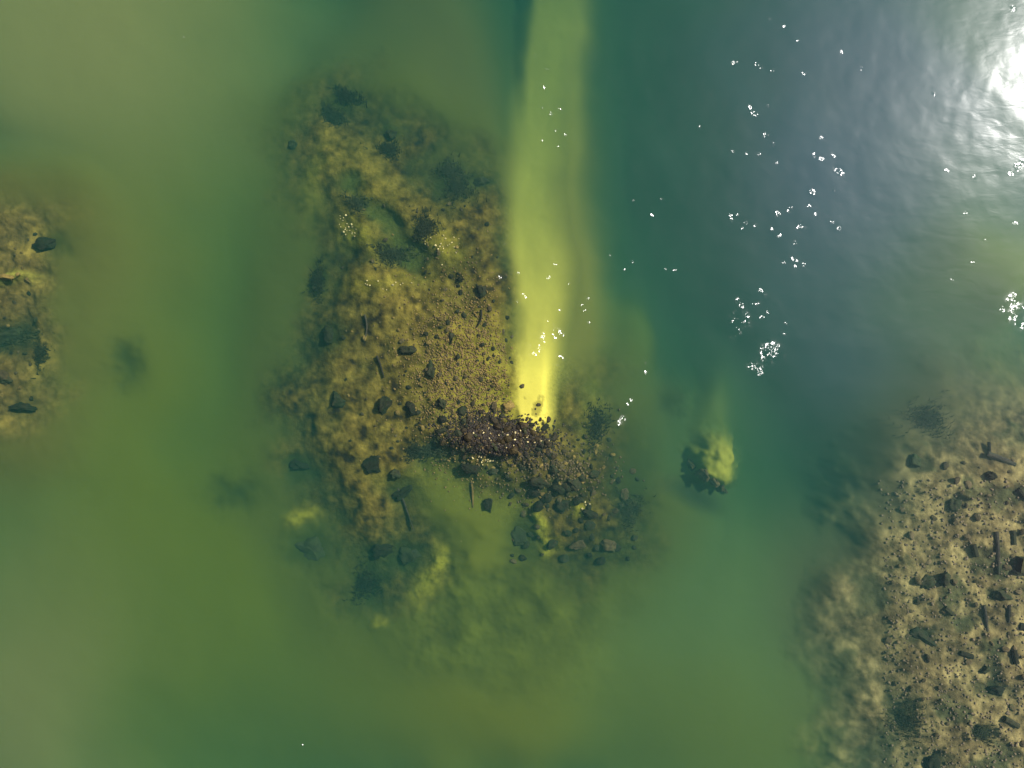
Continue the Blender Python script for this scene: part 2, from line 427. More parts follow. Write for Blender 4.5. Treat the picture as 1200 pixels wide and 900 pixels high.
wx_ = axis(-40, 1240, 2.2, 9000)
wy_ = axis(-40, 940, 2.2, 9000)
QX, QY = np.meshgrid(wx_, wy_)
fade = np.exp(-(np.maximum(0, np.hypot(QX - 600, QY - 450) - 900) / 500) ** 2)
WZ = (0.010 * fbm(QX, QY, 90, 3, 91) + 0.004 * fbm(QX, QY, 26, 3, 92)) * fade
chop = np.zeros(QX.shape)
for (cx, cy_, r, k) in GL:
    sel = (abs(QX - cx) < r * 3) & (abs(QY - cy_) < r * 3)
    chop[sel] = np.maximum(chop[sel], k * np.exp(-(((QX[sel] - cx) ** 2 + (QY[sel] - cy_) ** 2) / (r * r)) ** 1.5))
tilt = np.zeros(QX.shape + (3,)); lump = sstep(-.25, .25, fbm(QX, QY, 8, 2, 95))
for (cx, cy_, r, k) in GL:
    sel = (abs(QX - cx) < r * 3) & (abs(QY - cy_) < r * 3)
    mk = np.exp(-(((QX[sel] - cx) ** 2 + (QY[sel] - cy_) ** 2) / (r * r * (2.0 if r > 4.5 else .8))) ** 2.0) * (lump[sel] if r > 4.5 else 1)
    v3 = Vector((-(cx - 600) * WPX, -(450 - cy_) * WPX, CAM_H)).normalized() + sun_dir
    cur = tilt[sel]
    for ax, val in ((0, v3.x / v3.z), (1, v3.y / v3.z)):
        cur[:, ax] = np.where(np.abs(cur[:, ax]) < abs(val) * mk, val * mk, cur[:, ax])
    tilt[sel] = cur
wm = grid_mesh("water", (QX - 600) * WPX, (450 - QY) * WPX, WZ, close_to=-12.0)
a_ = wm.attributes.new("chop", 'FLOAT', 'POINT')
v_ = np.zeros(len(wm.vertices)); v_[:chop.size] = chop.ravel()
a_.data.foreach_set("value", v_.astype(np.float32))
t_ = wm.attributes.new("tilt", 'FLOAT_VECTOR', 'POINT')
tv = np.zeros((len(wm.vertices), 3)); tv[:chop.size] = tilt.reshape(-1, 3)
t_.data.foreach_set("vector", tv.astype(np.float32).ravel())

m_w, nt, out = material("turbid_water")
tc = N(nt, "ShaderNodeTexCoord")
att = N(nt, "ShaderNodeAttribute", attribute_name="chop")
# general ripples: stretched across the breeze
mp = N(nt, "ShaderNodeMapping"); mp.inputs["Rotation"].default_value = (0, 0, 0.55); mp.inputs["Scale"].default_value = (0.7, 1.7, 1)
rn = N(nt, "ShaderNodeTexNoise", i_Scale=1.3, i_Detail=5.0, i_Roughness=0.6, i_Distortion=0.5)
nt.links.new(tc.outputs["Object"], mp.inputs[0]); nt.links.new(mp.outputs[0], rn.inputs[0])
b1 = N(nt, "ShaderNodeBump", i_Strength=1.0, i_Distance=0.0052)
nt.links.new(rn.outputs[0], b1.inputs["Height"])
cn = N(nt, "ShaderNodeTexNoise", i_Scale=6.5, i_Detail=4.0, i_Roughness=0.65, i_Distortion=0.8)
nt.links.new(tc.outputs["Object"], cn.inputs[0])
att2 = N(nt, "ShaderNodeAttribute", attribute_name="tilt")
sb_ = N(nt, "ShaderNodeVectorMath", operation='SUBTRACT'); sb_.inputs[1].default_value = (0.5, 0.5, 0.5)
nt.links.new(cn.outputs[1], sb_.inputs[0])
ml = N(nt, "ShaderNodeMath", operation='MULTIPLY'); ml.inputs[1].default_value = 1.5
nt.links.new(att.outputs["Fac"], ml.inputs[0])
sc_ = N(nt, "ShaderNodeVectorMath", operation='SCALE')
nt.links.new(sb_.outputs[0], sc_.inputs[0]); nt.links.new(ml.outputs[0], sc_.inputs[3])
ad1 = N(nt, "ShaderNodeVectorMath", operation='ADD'); ad2 = N(nt, "ShaderNodeVectorMath", operation='ADD')
nt.links.new(sc_.outputs[0], ad1.inputs[0]); nt.links.new(att2.outputs["Vector"], ad1.inputs[1])
nt.links.new(ad1.outputs[0], ad2.inputs[0]); nt.links.new(b1.outputs[0], ad2.inputs[1])
b2 = N(nt, "ShaderNodeVectorMath", operation='NORMALIZE')
nt.links.new(ad2.outputs[0], b2.inputs[0])
fr = N(nt, "ShaderNodeFresnel", i_IOR=1.333)
nt.links.new(b1.outputs[0], fr.inputs["Normal"])
rr_ = N(nt, "ShaderNodeMapRange")
rr_.inputs[1].default_value = 0.03; rr_.inputs[2].default_value = 0.3; rr_.inputs[3].default_value = 0.168; rr_.inputs[4].default_value = 0.11
nt.links.new(att.outputs["Fac"], rr_.inputs[0])
gl = N(nt, "ShaderNodeBsdfGlossy"); gl.distribution = 'GGX'
nt.links.new(rr_.outputs[0], gl.inputs["Roughness"]); nt.links.new(b2.outputs[0], gl.inputs["Normal"])
gl2 = N(nt, "ShaderNodeBsdfGlossy", i_Roughness=0.40); gl2.distribution = 'GGX'
gm = N(nt, "ShaderNodeMixShader"); gm.inputs[0].default_value = 0.42
nt.links.new(b1.outputs[0], gl2.inputs["Normal"])
nt.links.new(gl.outputs[0], gm.inputs[1]); nt.links.new(gl2.outputs[0], gm.inputs[2])
tr = N(nt, "ShaderNodeBsdfTransparent")
mix = N(nt, "ShaderNodeMixShader")
nt.links.new(fr.outputs[0], mix.inputs[0]); nt.links.new(tr.outputs[0], mix.inputs[1]); nt.links.new(gm.outputs[0], mix.inputs[2])
nt.links.new(mix.outputs[0], out.inputs["Surface"])
# the body: absorbs red and blue, silt scatters green
vs = N(nt, "ShaderNodeVolumeScatter", i_Density=1.0, i_Anisotropy=0.0)
vs.inputs["Color"].default_value = (0.008, 0.051, 0.037, 1)
vb = N(nt, "ShaderNodeVolumeAbsorption", i_Density=1.0)
vb.inputs["Color"].default_value = (1 - 0.20, 1 - 0.125, 1 - 0.15, 1)
ad = N(nt, "ShaderNodeAddShader")
nt.links.new(vs.outputs[0], ad.inputs[0]); nt.links.new(vb.outputs[0], ad.inputs[1])
nt.links.new(ad.outputs[0], out.inputs["Volume"])
obj("water", wm, m_w, kind="structure")

# ------------------------------------------------------------------ stones, boulders, timbers, weed
def noise3(v, s):
    from mathutils import noise
    return noise.noise(v * 1.0 + Vector((s * 7.3, s * 3.1, s * 11.7)))

def ico(sub):
    import bmesh
    bm = bmesh.new()
    bmesh.ops.create_icosphere(bm, subdivisions=sub, radius=1.0)
    v = [x.co.copy() for x in bm.verts]; f = [tuple(q.index for q in p_.verts) for p_ in bm.faces]
    bm.free()
    return v, f
ICO = {k: ico(k) for k in (1, 2, 3, 4)}

def rock_mesh(name, seed, sub=3, sx=1.0, sy=1.0, sz=0.6, blocky=0.35, rough=0.22):
    """a worn, faceted stone: a ball cut by a few random planes, then roughened"""
    rr = random.Random(seed)
    vs_, fs = ICO[sub]
    planes = []
    for k in range(9):
        n = Vector((rr.gauss(0, 1), rr.gauss(0, 1), rr.gauss(0, .8))).normalized()
        planes.append((n, rr.uniform(1 - blocky * 1.3, 1 - blocky * .35)))
    co = []
    for v in vs_:
        w = v.copy()
        for n, h in planes:
            dd = w.dot(n)
            if dd > h:
                w -= n * (dd - h) * 0.9
        w *= 1 + rough * noise3(v * 1.7, seed) + rough * .5 * noise3(v * 4.1, seed + 3) + rough * .3 * noise3(v * 9.0, seed + 5)
        co.append((w.x * sx, w.y * sy, w.z * sz))
    me = bpy.data.meshes.new(name)
    me.from_pydata(co, [], fs)
    for q in me.polygons: q.use_smooth = sub >= 3
    me.update()
    return me

def rock_material(name, base, dark, algae, amount=0.5, rough=0.85, spec=0.2):
    m, nt, out = material(name)
    p = N(nt, "ShaderNodeBsdfPrincipled", i_Roughness=rough)
    p.inputs["Specular IOR Level"].default_value = spec
    tc = N(nt, "ShaderNodeTexCoord")
    n1 = N(nt, "ShaderNodeTexNoise", i_Scale=5.0, i_Detail=6.0, i_Roughness=0.7)
    n2 = N(nt, "ShaderNodeTexNoise", i_Scale=2.2, i_Detail=4.0)
    oi = N(nt, "ShaderNodeObjectInfo")
    nt.links.new(tc.outputs["Object"], n1.inputs[0]); nt.links.new(tc.outputs["Object"], n2.inputs[0])
    c1 = N(nt, "ShaderNodeMix", data_type='RGBA'); c1.inputs[6].default_value = (*dark, 1); c1.inputs[7].default_value = (*base, 1)
    mr = N(nt, "ShaderNodeMapRange"); mr.inputs[1].default_value = .35; mr.inputs[2].default_value = .65
    nt.links.new(n1.outputs[0], mr.inputs[0]); nt.links.new(mr.outputs[0], c1.inputs[0])
    c2 = N(nt, "ShaderNodeMix", data_type='RGBA'); c2.inputs[7].default_value = (*algae, 1)
    mr2 = N(nt, "ShaderNodeMapRange"); mr2.inputs[1].default_value = 0.62 - amount * .3; mr2.inputs[2].default_value = 0.75 - amount * .3
    nt.links.new(n2.outputs[0], mr2.inputs[0]); nt.links.new(mr2.outputs[0], c2.inputs[0]); nt.links.new(c1.outputs[2], c2.inputs[6])
    hs = N(nt, "ShaderNodeHueSaturation")
    vr = N(nt, "ShaderNodeMapRange"); vr.inputs[3].default_value = 0.55; vr.inputs[4].default_value = 1.5
    nt.links.new(oi.outputs["Random"], vr.inputs[0]); nt.links.new(vr.outputs[0], hs.inputs["Value"])
    nt.links.new(c2.outputs[2], hs.inputs["Color"]); nt.links.new(hs.outputs[0], p.inputs["Base Color"])
    bp = N(nt, "ShaderNodeBump", i_Strength=0.6, i_Distance=0.03)
    nt.links.new(n1.outputs[0], bp.inputs["Height"]); nt.links.new(bp.outputs[0], p.inputs["Normal"])
    nt.links.new(p.outputs[0], out.inputs[0])
    return m

M_DARK = rock_material("weedy_dark_stone", (0.05, 0.046, 0.018), (0.015, 0.017, 0.008), (0.018, 0.026, 0.009), .7)
M_GREY = rock_material("grey_brown_stone", (0.12, 0.088, 0.034), (0.045, 0.036, 0.016), (0.05, 0.055, 0.018), .4)
M_GOLD = rock_material("tan_stone", (0.26, 0.18, 0.045), (0.13, 0.09, 0.022), (0.07, 0.07, 0.014), .3)
M_WET = rock_material("wet_purple_brown_stone", (0.062, 0.044, 0.014), (0.008, 0.006, 0.004), (0.02, 0.018, 0.006), .4, rough=.6, spec=.15)
M_DIM = rock_material("murk_dimmed_stone", (0.035, 0.042, 0.014), (0.018, 0.024, 0.010), (0.03, 0.04, 0.012), .5)  # dark stone for deeper water, turbid haze put into its colour
M_PALE = rock_material("pale_shell_stone", (0.80, 0.66, 0.30), (0.60, 0.45, 0.16), (0.4, 0.36, 0.14), .1, rough=.5, spec=.4)
M_DUN = rock_material('dun_stone', (0.17, 0.125, 0.055), (0.10, 0.075, 0.034), (0.08, 0.065, 0.03), .3)
M_SUNLIT = rock_material("sunlit_ochre_stone", (0.62, 0.40, 0.20), (0.42, 0.26, 0.12), (0.2, 0.16, 0.07), .1)  # sunlight on the block's end, put into the stone colour
M_WOOD = rock_material("waterlogged_wood", (0.06, 0.05, 0.03), (0.02, 0.02, 0.014), (0.03, 0.04, 0.02), .4)
M_WEED = rock_material("dark_seaweed", (0.03, 0.036, 0.012), (0.014, 0.02, 0.008), (0.04, 0.045, 0.014), .4)

def on_bed(px, py, lift=0.0):
    return Vector(((px - 600) * BPX, (450 - py) * BPX, -depth_at(px, py) + lift))

SEED = [100]
def boulder(px, py, rx, ry, h, mat, label, ang=0.0, name="boulder", cat="boulder", blocky=0.35, group=None, tilt=0.0, z=None):
    """rx, ry in photo pixels, h = height in metres"""
    SEED[0] += 1
    me = rock_mesh(name, SEED[0], 4, rx * BPX, ry * BPX, h, .5, .34)
    o = obj(name, me, mat, label=label, category=cat)
    if mat is M_DARK and -on_bed(px, py).z > 1.15:
        o.data.materials[0] = M_DIM  # deep boulders take the colour with the murk painted in
    o.location = on_bed(px, py, h * 0.05) if z is None else ((px - 600) * BPX, (450 - py) * BPX, z)
    o.rotation_euler = (tilt, 0, -ang)
    if group: o["group"] = group
    return o

B = [
 (565, 342, 9, 10, .35, M_DARK, "square-looking black boulder left of the bright sand tongue, pale fleck at its foot", .2),
 (541, 330, 5, 3.5, .15, M_DARK, "small dark stone just up-left of the square black boulder", 0),
 (507, 435, 8, 12, .32, M_DARK, "upright oval dark boulder with a lighter top, above-left of the rubble heap", -.3),
 (521, 472, 7, 8, .28, M_DARK, "dark rounded boulder at the upper left corner of the rubble heap", .1),
 (521, 503, 11, 4, .2, M_DARK, "flat dark slab at the left end of the rubble heap", .1),
 (453, 474, 9, 14, .35, M_DARK, "large blurred green-black boulder, left of two side by side below the forked weed", .2),
 (483, 477, 8, 9, .25, M_DARK, "smaller of two side-by-side green-black boulders left of the rubble heap", -.2),
 (396, 467, 11, 11, .3, M_DARK, "lone dim round boulder near the reef's left margin", 0),
 (482, 411, 12, 6, .25, M_DARK, "wide dark rock above the upright oval boulder", .1),
 (530, 397, 5, 7, .2, M_DARK, "small dark olive rock in the golden gravel between oval boulder and sand tongue", 0),
 (562, 212, 11, 7, .3, M_DARK, "dark green rock alone at the upper right of the reef", 0),
 (455, 155, 8, 6, .3, M_DARK, "dim rock at the top of the reef right of the weed clumps", .3),
 (340, 165, 6, 6, .25, M_DARK, "single dim round stone off the reef's upper left edge", 0),
 (580, 476, 6, 6, .2, M_GREY, "dark brown round boulder on the upper rim of the rubble heap", 0),
 (596, 476, 7, 6.5, .2, M_GOLD, "tan round boulder beside the dark one on the rubble heap's rim", 0),
 (630, 474, 2.6, 2.4, .08, M_GREY, "small round stone lying alone in the brightest sand", 0),
 (612, 452, 3.2, 3, .1, M_GREY, "little brown stone at the left side of the yellow sand", 0),
 (615, 499, 9, 5, .15, M_WET, "black wet slab at the right end of the rubble heap under the sand", .15),
 (572, 590, 8, 10, .3, M_DARK, "dark oval boulder on the edge of the green silt bay", -.2),
 (550, 548, 16, 6, .3, M_DARK, "long dark ledge stone under the white shells", .15),
 (575, 552, 10, 6, .25, M_DARK, "dark stone right of the long ledge stone", 0),
 (632, 563, 13, 8, .3, M_DARK, "leftmost dark block of the row below the right-hand rubble", .2),
 (655, 570, 10, 8, .3, M_DARK, "middle dark block of the row below the right-hand rubble", .5),
 (674, 565, 12, 9, .35, M_DARK, "rightmost and tallest dark block of the row below the right-hand rubble", -.3),
 (658, 592, 9, 8, .25, M_DARK, "dim boulder just below the row of dark blocks", .1),
 (688, 602, 12, 7, .3, M_DARK, "dark wedge rock topped by tiny white shells at the reef's right", .4),
 (716, 640, 14, 9, .3, M_GREY, "blurred grey rock at the reef's lower right corner", .2),
 (676, 640, 12, 8, .3, M_GREY, "grey rock between the yellow sand lick and the lower right corner of the reef", -.2),
 (612, 632, 12, 18, .3, M_DARK, "tall dark rock left of the short yellow sand lick", -.5),
 (472, 577, 13, 12, .35, M_DARK, "dark wedge boulder beside the thin stick", .3),
 (463, 553, 9, 7, .3, M_DARK, "dark knob of rock at the upper end of the thin stick", 0),
 (440, 545, 14, 12, .3, M_DARK, "blurred dark boulder left of the thin stick", .1),
 (446, 645, 19, 13, .35, M_DARK, "broad dark boulder above the green sand crescent", .2),
 (478, 655, 15, 13, .35, M_DARK, "dark boulder hugging the green sand crescent", -.3),
 (360, 645, 20, 16, .2, M_DARK, "big faint deep-green boulder below the pale yellow patch, apart from the reef", .3),
 (348, 548, 14, 10, .35, M_DARK, "dark green boulder on the reef's left margin above the pale yellow patch", .1),
 (386, 395, 9, 13, .25, M_DARK, "dim upright rock in the left margin of the reef's middle", .1),
 (1072, 742, 20, 9, .3, M_DARK, "long dark slab lying slanted on the brown reef at right", .5),
 (1109, 588, 8, 9, .25, M_DARK, "dark stone with a white fleck in the upper brown reef", .2),
 (1070, 542, 9, 10, .3, M_DARK, "blurred dark stone on the left margin of the brown reef", 0),
 (1145, 555, 8, 7, .2, M_DARK, "small dark stone below the slanted timber on the brown reef", .1),
 (1159, 690, 14, 8, .3, M_DARK, "wide dark rock below the long upright timber", .15),
 (1096, 672, 8, 12, .25, M_DARK, "upright dark grey stone, right of a pair in the brown reef", 0),
 (1076, 677, 11, 9, .2, M_DARK, "squat dim stone, left of a pair in the brown reef", 0),
 (1142, 778, 8, 6, .2, M_DARK, "small dark rock above the wide dark hollow of the brown reef", .3),
 (1155, 800, 16, 7, .25, M_DARK, "low dark rock in the lower middle of the brown reef", .1),
 (1197, 880, 12, 14, .3, M_DARK, "dark rock cut by the lower right corner of the photo", 0),
 (1082, 884, 12, 12, .3, M_DARK, "dim round boulder at the bottom edge of the brown reef", 0),
 (1195, 610, 8, 5, .25, M_GOLD, "pale yellow-topped rock at the right edge above the stone block", .4),
 (8, 392, 26, 12, .35, M_DARK, "black weedy boulder at the left edge of the photo", -.15),
 (22, 328, 14, 6, .25, M_GOLD, "pale yellow rock above the black boulder at the left edge", -.05),
 (38, 330, 7, 5, .2, M_GOLD, "small tan rock at the right end of the pale yellow rock, left reef", .1),
 (58, 288, 15, 9, .35, M_DARK, "dark blurred boulder at the upper right of the left-hand reef", 0),
 (28, 478, 17, 9, .35, M_DARK, "dim boulder at the foot of the left-hand reef", 0),
 (8, 440, 16, 9, .3, M_GREY, "brown rock below the black boulder at the left edge", .1),
 (819, 548, 9, 9, .40, M_GREY, "leftmost brown rock on the broken edge of the lone mound", .2),
 (829, 557, 11, 8, .45, M_GREY, "brown rock second from the left on the lone mound's edge", .5),
 (842, 566, 10, 7, .45, M_DUN, "brown rock in the middle of the lone mound's edge", .6),
 (853, 575, 9, 7, .40, M_GREY, "brown rock fourth along the lone mound's edge", .6),
 (864, 583, 7, 5, .3, M_GREY, "lowest and smallest brown rock at the tip of the lone mound", .6),
]
for b_ in B:
    boulder(*b_)

# the squared block; sunlight on its end is put into a lighter ochre colour
def beam_mesh(name, L, W, H, seed, taper=.8, bend=.03, bev=.12, segs=10):
    rr = random.Random(seed)
    co, fs = [], []
    for i in range(segs + 1):
        t = i / segs; w = W * (1 - (1 - taper) * t) * (1 + rr.uniform(-.08, .08)); h = H * (1 + rr.uniform(-.08, .08))
        yo = bend * math.sin(t * 3.1) * L + rr.uniform(-.01, .01) * L * .3
        x = (t - .5) * L
        for k in range(8):
            a = math.pi / 4 * k + math.pi / 8
            q = 1.0 + rr.uniform(-.05, .05)
            co.append((x, yo + math.cos(a) * w * .54 * q, math.sin(a) * h * .54 * q))
    for i in range(segs):
        for k in range(8):
            fs.append((i * 8 + k, i * 8 + (k + 1) % 8, (i + 1) * 8 + (k + 1) % 8, (i + 1) * 8 + k))
    fs.append(tuple(range(7, -1, -1))); fs.append(tuple(segs * 8 + k for k in range(8)))
    me = bpy.data.meshes.new(name); me.from_pydata(co, [], fs); me.update()
    return me

def timber(px, py, L, W, ang, label, mat=M_WOOD, h=.14, lift=.08, bend=.02, taper=.8, name="sunken_timber", cat="timber"):
    SEED[0] += 1
    o = obj(name, beam_mesh(name, L * BPX, W * BPX, h, SEED[0], taper, bend), mat, label=label, category=cat)
    o.location = on_bed(px, py, lift); o.rotation_euler = (0, 0, -ang)
    return o
timber(1152, 642, 48, 4.5, 1.53, "long straight black timber lying upright in the photo on the brown reef")
timber(1141, 718, 30, 4, 1.45, "short black timber below and left of the wide dark rock")
timber(1167, 712, 20, 4, 1.60, "stubby black timber below the wide dark rock")
timber(1160, 536, 34, 6, 0.38, "slanted dark timber near the top of the brown reef")
timber(1148, 524, 15, 3.5, 1.55, "short dark stake rising from the slanted timber's left end")
for sx0, sy0, L_, W_, an_, lb_ in ((1188, 728, 20, 9, .2, "flat dark slab at the right edge below the squared stone block"), (1172, 760, 16, 7, 1.4, "narrow dark slab lower down beside the brown reef's right edge"),
        (1128, 640, 14, 7, 1.3, "short dark slab left of the long black timber"), (1120, 760, 15, 6, .3, "short dark slab lying level in the middle of the brown reef"),
        (1168, 835, 18, 7, .5, "tilted dark slab above the rock in the lower right corner"), (1180, 575, 14, 6, .9, "small dark slab between the slanted timber and the yellow-topped rock"),
        (1100, 710, 12, 6, .7, "small dark slab above the long slanted slab"), (1172, 625, 16, 6, 1.5, "upright dark slab between the long timber and the stone block")):
    timber(sx0, sy0, L_, W_, an_, lb_, mat=M_DARK, h=.22, lift=.05, bend=.0, taper=.92, name="flat_rock", cat="flat rock")
timber(473, 592, 62, 3.2, 1.20, "thin tapering dark stick beside the wedge boulder in the green bay", taper=.25)
timber(449, 430, 26, 2.4, 1.25, "thin dark twig left of the upright oval boulder", taper=.4)
timber(430, 385, 30, 2.2, 1.6, "faint curved twig in the middle of the reef", taper=.5, bend=.1)
timber(563, 375, 20, 1.8, 1.8, "fine dark twig in gravel below the square black boulder", taper=.4, bend=.1)
timber(553, 575, 38, 3.0, 1.5, "short pale brownish pole standing out below the white shells", mat=M_GOLD, taper=.7)

blk = bpy.data.objects.new("stone_block", None); col.objects.link(blk)
blk.location = on_bed(1186, 656, .1); blk.rotation_euler = (0.05, 0, -.12)
blk["label"] = "squared dark stone block, right end coloured as sunlit ochre, at the right edge"; blk["category"] = "stone block"
def block_part(name, cx, sx, sy, sz, mat, seed):
    import bmesh
    bm = bmesh.new(); bmesh.ops.create_cube(bm, size=1.0)
    bmesh.ops.subdivide_edges(bm, edges=bm.edges[:], cuts=4, use_grid_fill=True)
    for v in bm.verts:
        v.co = Vector((cx + v.co.x * sx, v.co.y * sy, v.co.z * sz))
        v.co *= 1 + .07 * noise3(v.co * 5, seed)
    me = bpy.data.meshes.new(name); bm.to_mesh(me); bm.free()
    return obj(name, me, mat, parent=blk)
block_part("block_body", 0, .86, .62, .5, M_DARK, 3)
block_part("block_end", .56, .28, .60, .56, M_SUNLIT, 4)  # sunlit end, its brightness comes from the material colour

# ---- cobbles one can see singly, in three beds; the rest as gravel
COB = [rock_mesh("cobble", 500 + i, 2, 1, R.uniform(.7, 1), R.uniform(.5, .75), R.uniform(.2, .5)) for i in range(8)]
LAND = [(586, 512, "the middle of the dark rubble heap"), (550, 505, "the left end of the rubble heap"), (620, 512, "the right end of the rubble heap"),
        (565, 342, "the square black boulder"), (507, 435, "the upright oval boulder"), (453, 474, "the large green-black boulder"), (530, 397, "the gravel's top edge"),
        (590, 440, "the sand tongue's left edge"), (520, 290, "the round golden patch"), (410, 270, "the slanted golden bank"), (566, 537, "the row of white shells"),
        (655, 548, "the middle of the right-hand rubble"), (695, 545, "the right end of the right-hand rubble"), (455, 335, "the pale row across the reef"),
        (430, 420, "the reef's bare left slope"), (470, 530, "the weed beside the flat slab"), (555, 470, "the rim above the rubble heap"), (630, 480, "the bright sand's lower tip"),
        (1072, 742, "the long slanted slab"), (1109, 588, "the white-flecked dark stone"), (1152, 642, "the long black timber"), (1186, 656, "the squared stone block"),
        (1159, 690, "the wide dark rock"), (1141, 718, "the short black timber"), (1096, 672, "the upright grey stone"), (1155, 800, "the low dark rock in the brown reef"),
        (1197, 880, "the rock in the lower right corner"), (1082, 884, "the round boulder at the bottom edge"), (1160, 536, "the slanted timber"), (1140, 850, "the brown reef's lower weed tuft"),
        (1090, 820, "the brown reef's pale lower flank"), (8, 392, "the black boulder at the left edge"), (22, 328, "the pale yellow rock"), (28, 478, "the left-hand reef's foot"),
        (30, 280, "the left-hand reef's top"), (688, 602, "the dark wedge rock")]
def cobbles(n, sampler, size, mats, label, group, sep, name="cobble", cat="cobble", lift=.3):
    pts = []; tries = 0
    while len(pts) < n and tries < n * 60:
        tries += 1
        q = sampler()
        s_ = size() 
        if all((q[0] - a) ** 2 + (q[1] - b) ** 2 > (sep * (s_ + c)) ** 2 for a, b, c in pts):
            pts.append((q[0], q[1], s_))
    dd, _ = bed(np.array([p_[0] for p_ in pts]), np.array([p_[1] for p_ in pts]))
    for (x, y, s_), d_ in zip(pts, dd):
        mt = R.choice(mats)
        key = (name, mt.name)
        base = R.choice(COB)
        mk = bpy.data.meshes.get(base.name + "_" + mt.name)
        if mk is None:
            mk = base.copy(); mk.name = base.name + "_" + mt.name; mk.materials.clear(); mk.materials.append(mt)
        tone = {M_WET: "wet dark", M_GREY: "grey-brown", M_GOLD: "tan", M_DARK: "blackish", M_DIM: "murk-dimmed green", M_DUN: "dun", M_PALE: "pale"}[mt]
        near = min(LAND, key=lambda l: (l[0] - x) ** 2 + (l[1] - y) ** 2)
        dx_, dy_ = x - near[0], y - near[1]
        side = ("right of" if dx_ > 0 else "left of") if abs(dx_) > abs(dy_) else ("below" if dy_ > 0 else "above")
        lb = f"{'large' if s_ > 3.5 else 'medium' if s_ > 2.6 else 'small' if s_ > 1.9 else 'tiny'} {tone} {cat} {side} {near[2]}" + {"brown_cobble": ", in brown rubble", "pale_pebble": ", catching the sun"}.get(name, "")
        o = obj(name, mk, None, label=lb, category=cat, group=group)
        r_ = s_ * BPX
        o.location = ((x - 600) * BPX, (450 - y) * BPX, -d_ + r_ * lift)
        o.rotation_euler = (R.uniform(-.3, .3), R.uniform(-.3, .3), R.uniform(0, 6.3)); o.scale = (r_, r_ * R.uniform(.7, 1), r_ * R.uniform(.7, 1))

def heap_pt():
    while True:
        x, y = R.gauss(586, 30), R.gauss(512, 11)
        if abs(x - 586) < 66 and abs(y - 512) < 32 and R.random() < .25 + .9 * float(vnoise(np.array([x / 9.]), np.array([y / 9.]), 4)[0]): return x, y + (x - 586) * .12
cobbles(170, heap_pt, lambda: R.choice((2.2, 2.8, 3.4, 4.2, 6.2)), [M_WET, M_WET, M_WET, M_DARK, M_DARK],
        "fist-sized wet cobble in the dark rubble heap at the foot of the bright sand", "cobbles of the dark rubble heap", .62)
cobbles(90, lambda: (R.gauss(658, 30), R.gauss(548, 20)), lambda: R.uniform(2.2, 4.2), [M_GREY, M_DARK, M_GOLD],
        "brown cobble in the dimmer rubble just right of and below the dark heap", "cobbles of the right-hand rubble", .8, name="brown_cobble")
cobbles(60, lambda: (R.uniform(590, 750), R.uniform(545, 660)), lambda: R.choice((3.8, 5, 6.5, 8.5)), [M_DARK, M_GREY, M_DARK],
        "", "tumbled blocks below the right-hand rubble", .8, name="rubble_block", cat="stone", lift=.15)
def reef_pt():
    while True:
        x, y = R.uniform(400, 600), R.uniform(230, 545)
        if R.random() < math.exp(-((x - 555) / 55) ** 2 - ((y - 440) / 75) ** 2) + .12: return x, y
cobbles(200, reef_pt, lambda: R.choice((1.8, 2.2, 2.8, 3.8)), [M_DARK, M_GREY, M_GOLD],
        "small weathered stone scattered on the golden crust of the middle reef", "small stones scattered on the middle reef", 1.1, name="reef_stone", cat="stone")
def right_pt():
    while True:
        x, y = R.uniform(1030, 1215), R.uniform(520, 910)
        if x > 1025 + max(0, 640 - y) * .5: return x, y
cobbles(110, right_pt, lambda: R.choice((2.2, 3, 3.6, 5.5)), [M_GREY, M_GREY, M_DUN, M_DUN, M_DUN],
        "small brown or dark stone scattered over the brown reef at lower right", "small stones scattered on the right-hand reef", 1.1, name="brown_stone", cat="stone")
cobbles(34, lambda: (R.uniform(-10, 50), R.uniform(255, 480)), lambda: R.choice((2.2, 3, 4)), [M_GREY, M_GOLD, M_DARK],
        "small tan or dark stone on the reef at the left edge", "small stones on the left-hand reef", 1.2, name="tan_stone", cat="stone")
PALE = [(566, 537, 10, 3, 14, .3, "white shell in the short bright row under the rubble heap", "white shells under the rubble heap"),
        (408, 267, 13, 8, 22, .8, "gleaming pale pebble on the slanted golden bank of the upper left reef", "pale pebbles of the slanted golden bank"),
        (518, 290, 14, 10, 22, .2, "gleaming pale pebble in the round golden patch near the sand tongue", "pale pebbles of the round golden patch"),
        (455, 335, 34, 5, 12, 0, "pale pebble in the faint row across the middle of the reef", "pale pebbles in the row across the reef"),
        (686, 594, 5, 6, 6, 0, "tiny white shell on the dark wedge rock", "white shells on the wedge rock"),
        (595, 508, 36, 10, 60, .1, "cream pebble catching the sun among the dark wet cobbles", "cream pebbles in the dark rubble heap")]
for cx, cy_, a, b, n, an, lab, gr in PALE:
    cobbles(n, lambda: (lambda u, v: (cx + u * math.cos(an) - v * math.sin(an), cy_ + u * math.sin(an) + v * math.cos(an)))(R.gauss(0, a * .7), R.gauss(0, b * .6)),
            lambda: R.uniform(.7, 1.7), [M_PALE], lab, gr, .9, name="shell" if "shell" in lab else "pale_pebble", cat="shell" if "shell" in lab else "pebble", lift=.8)

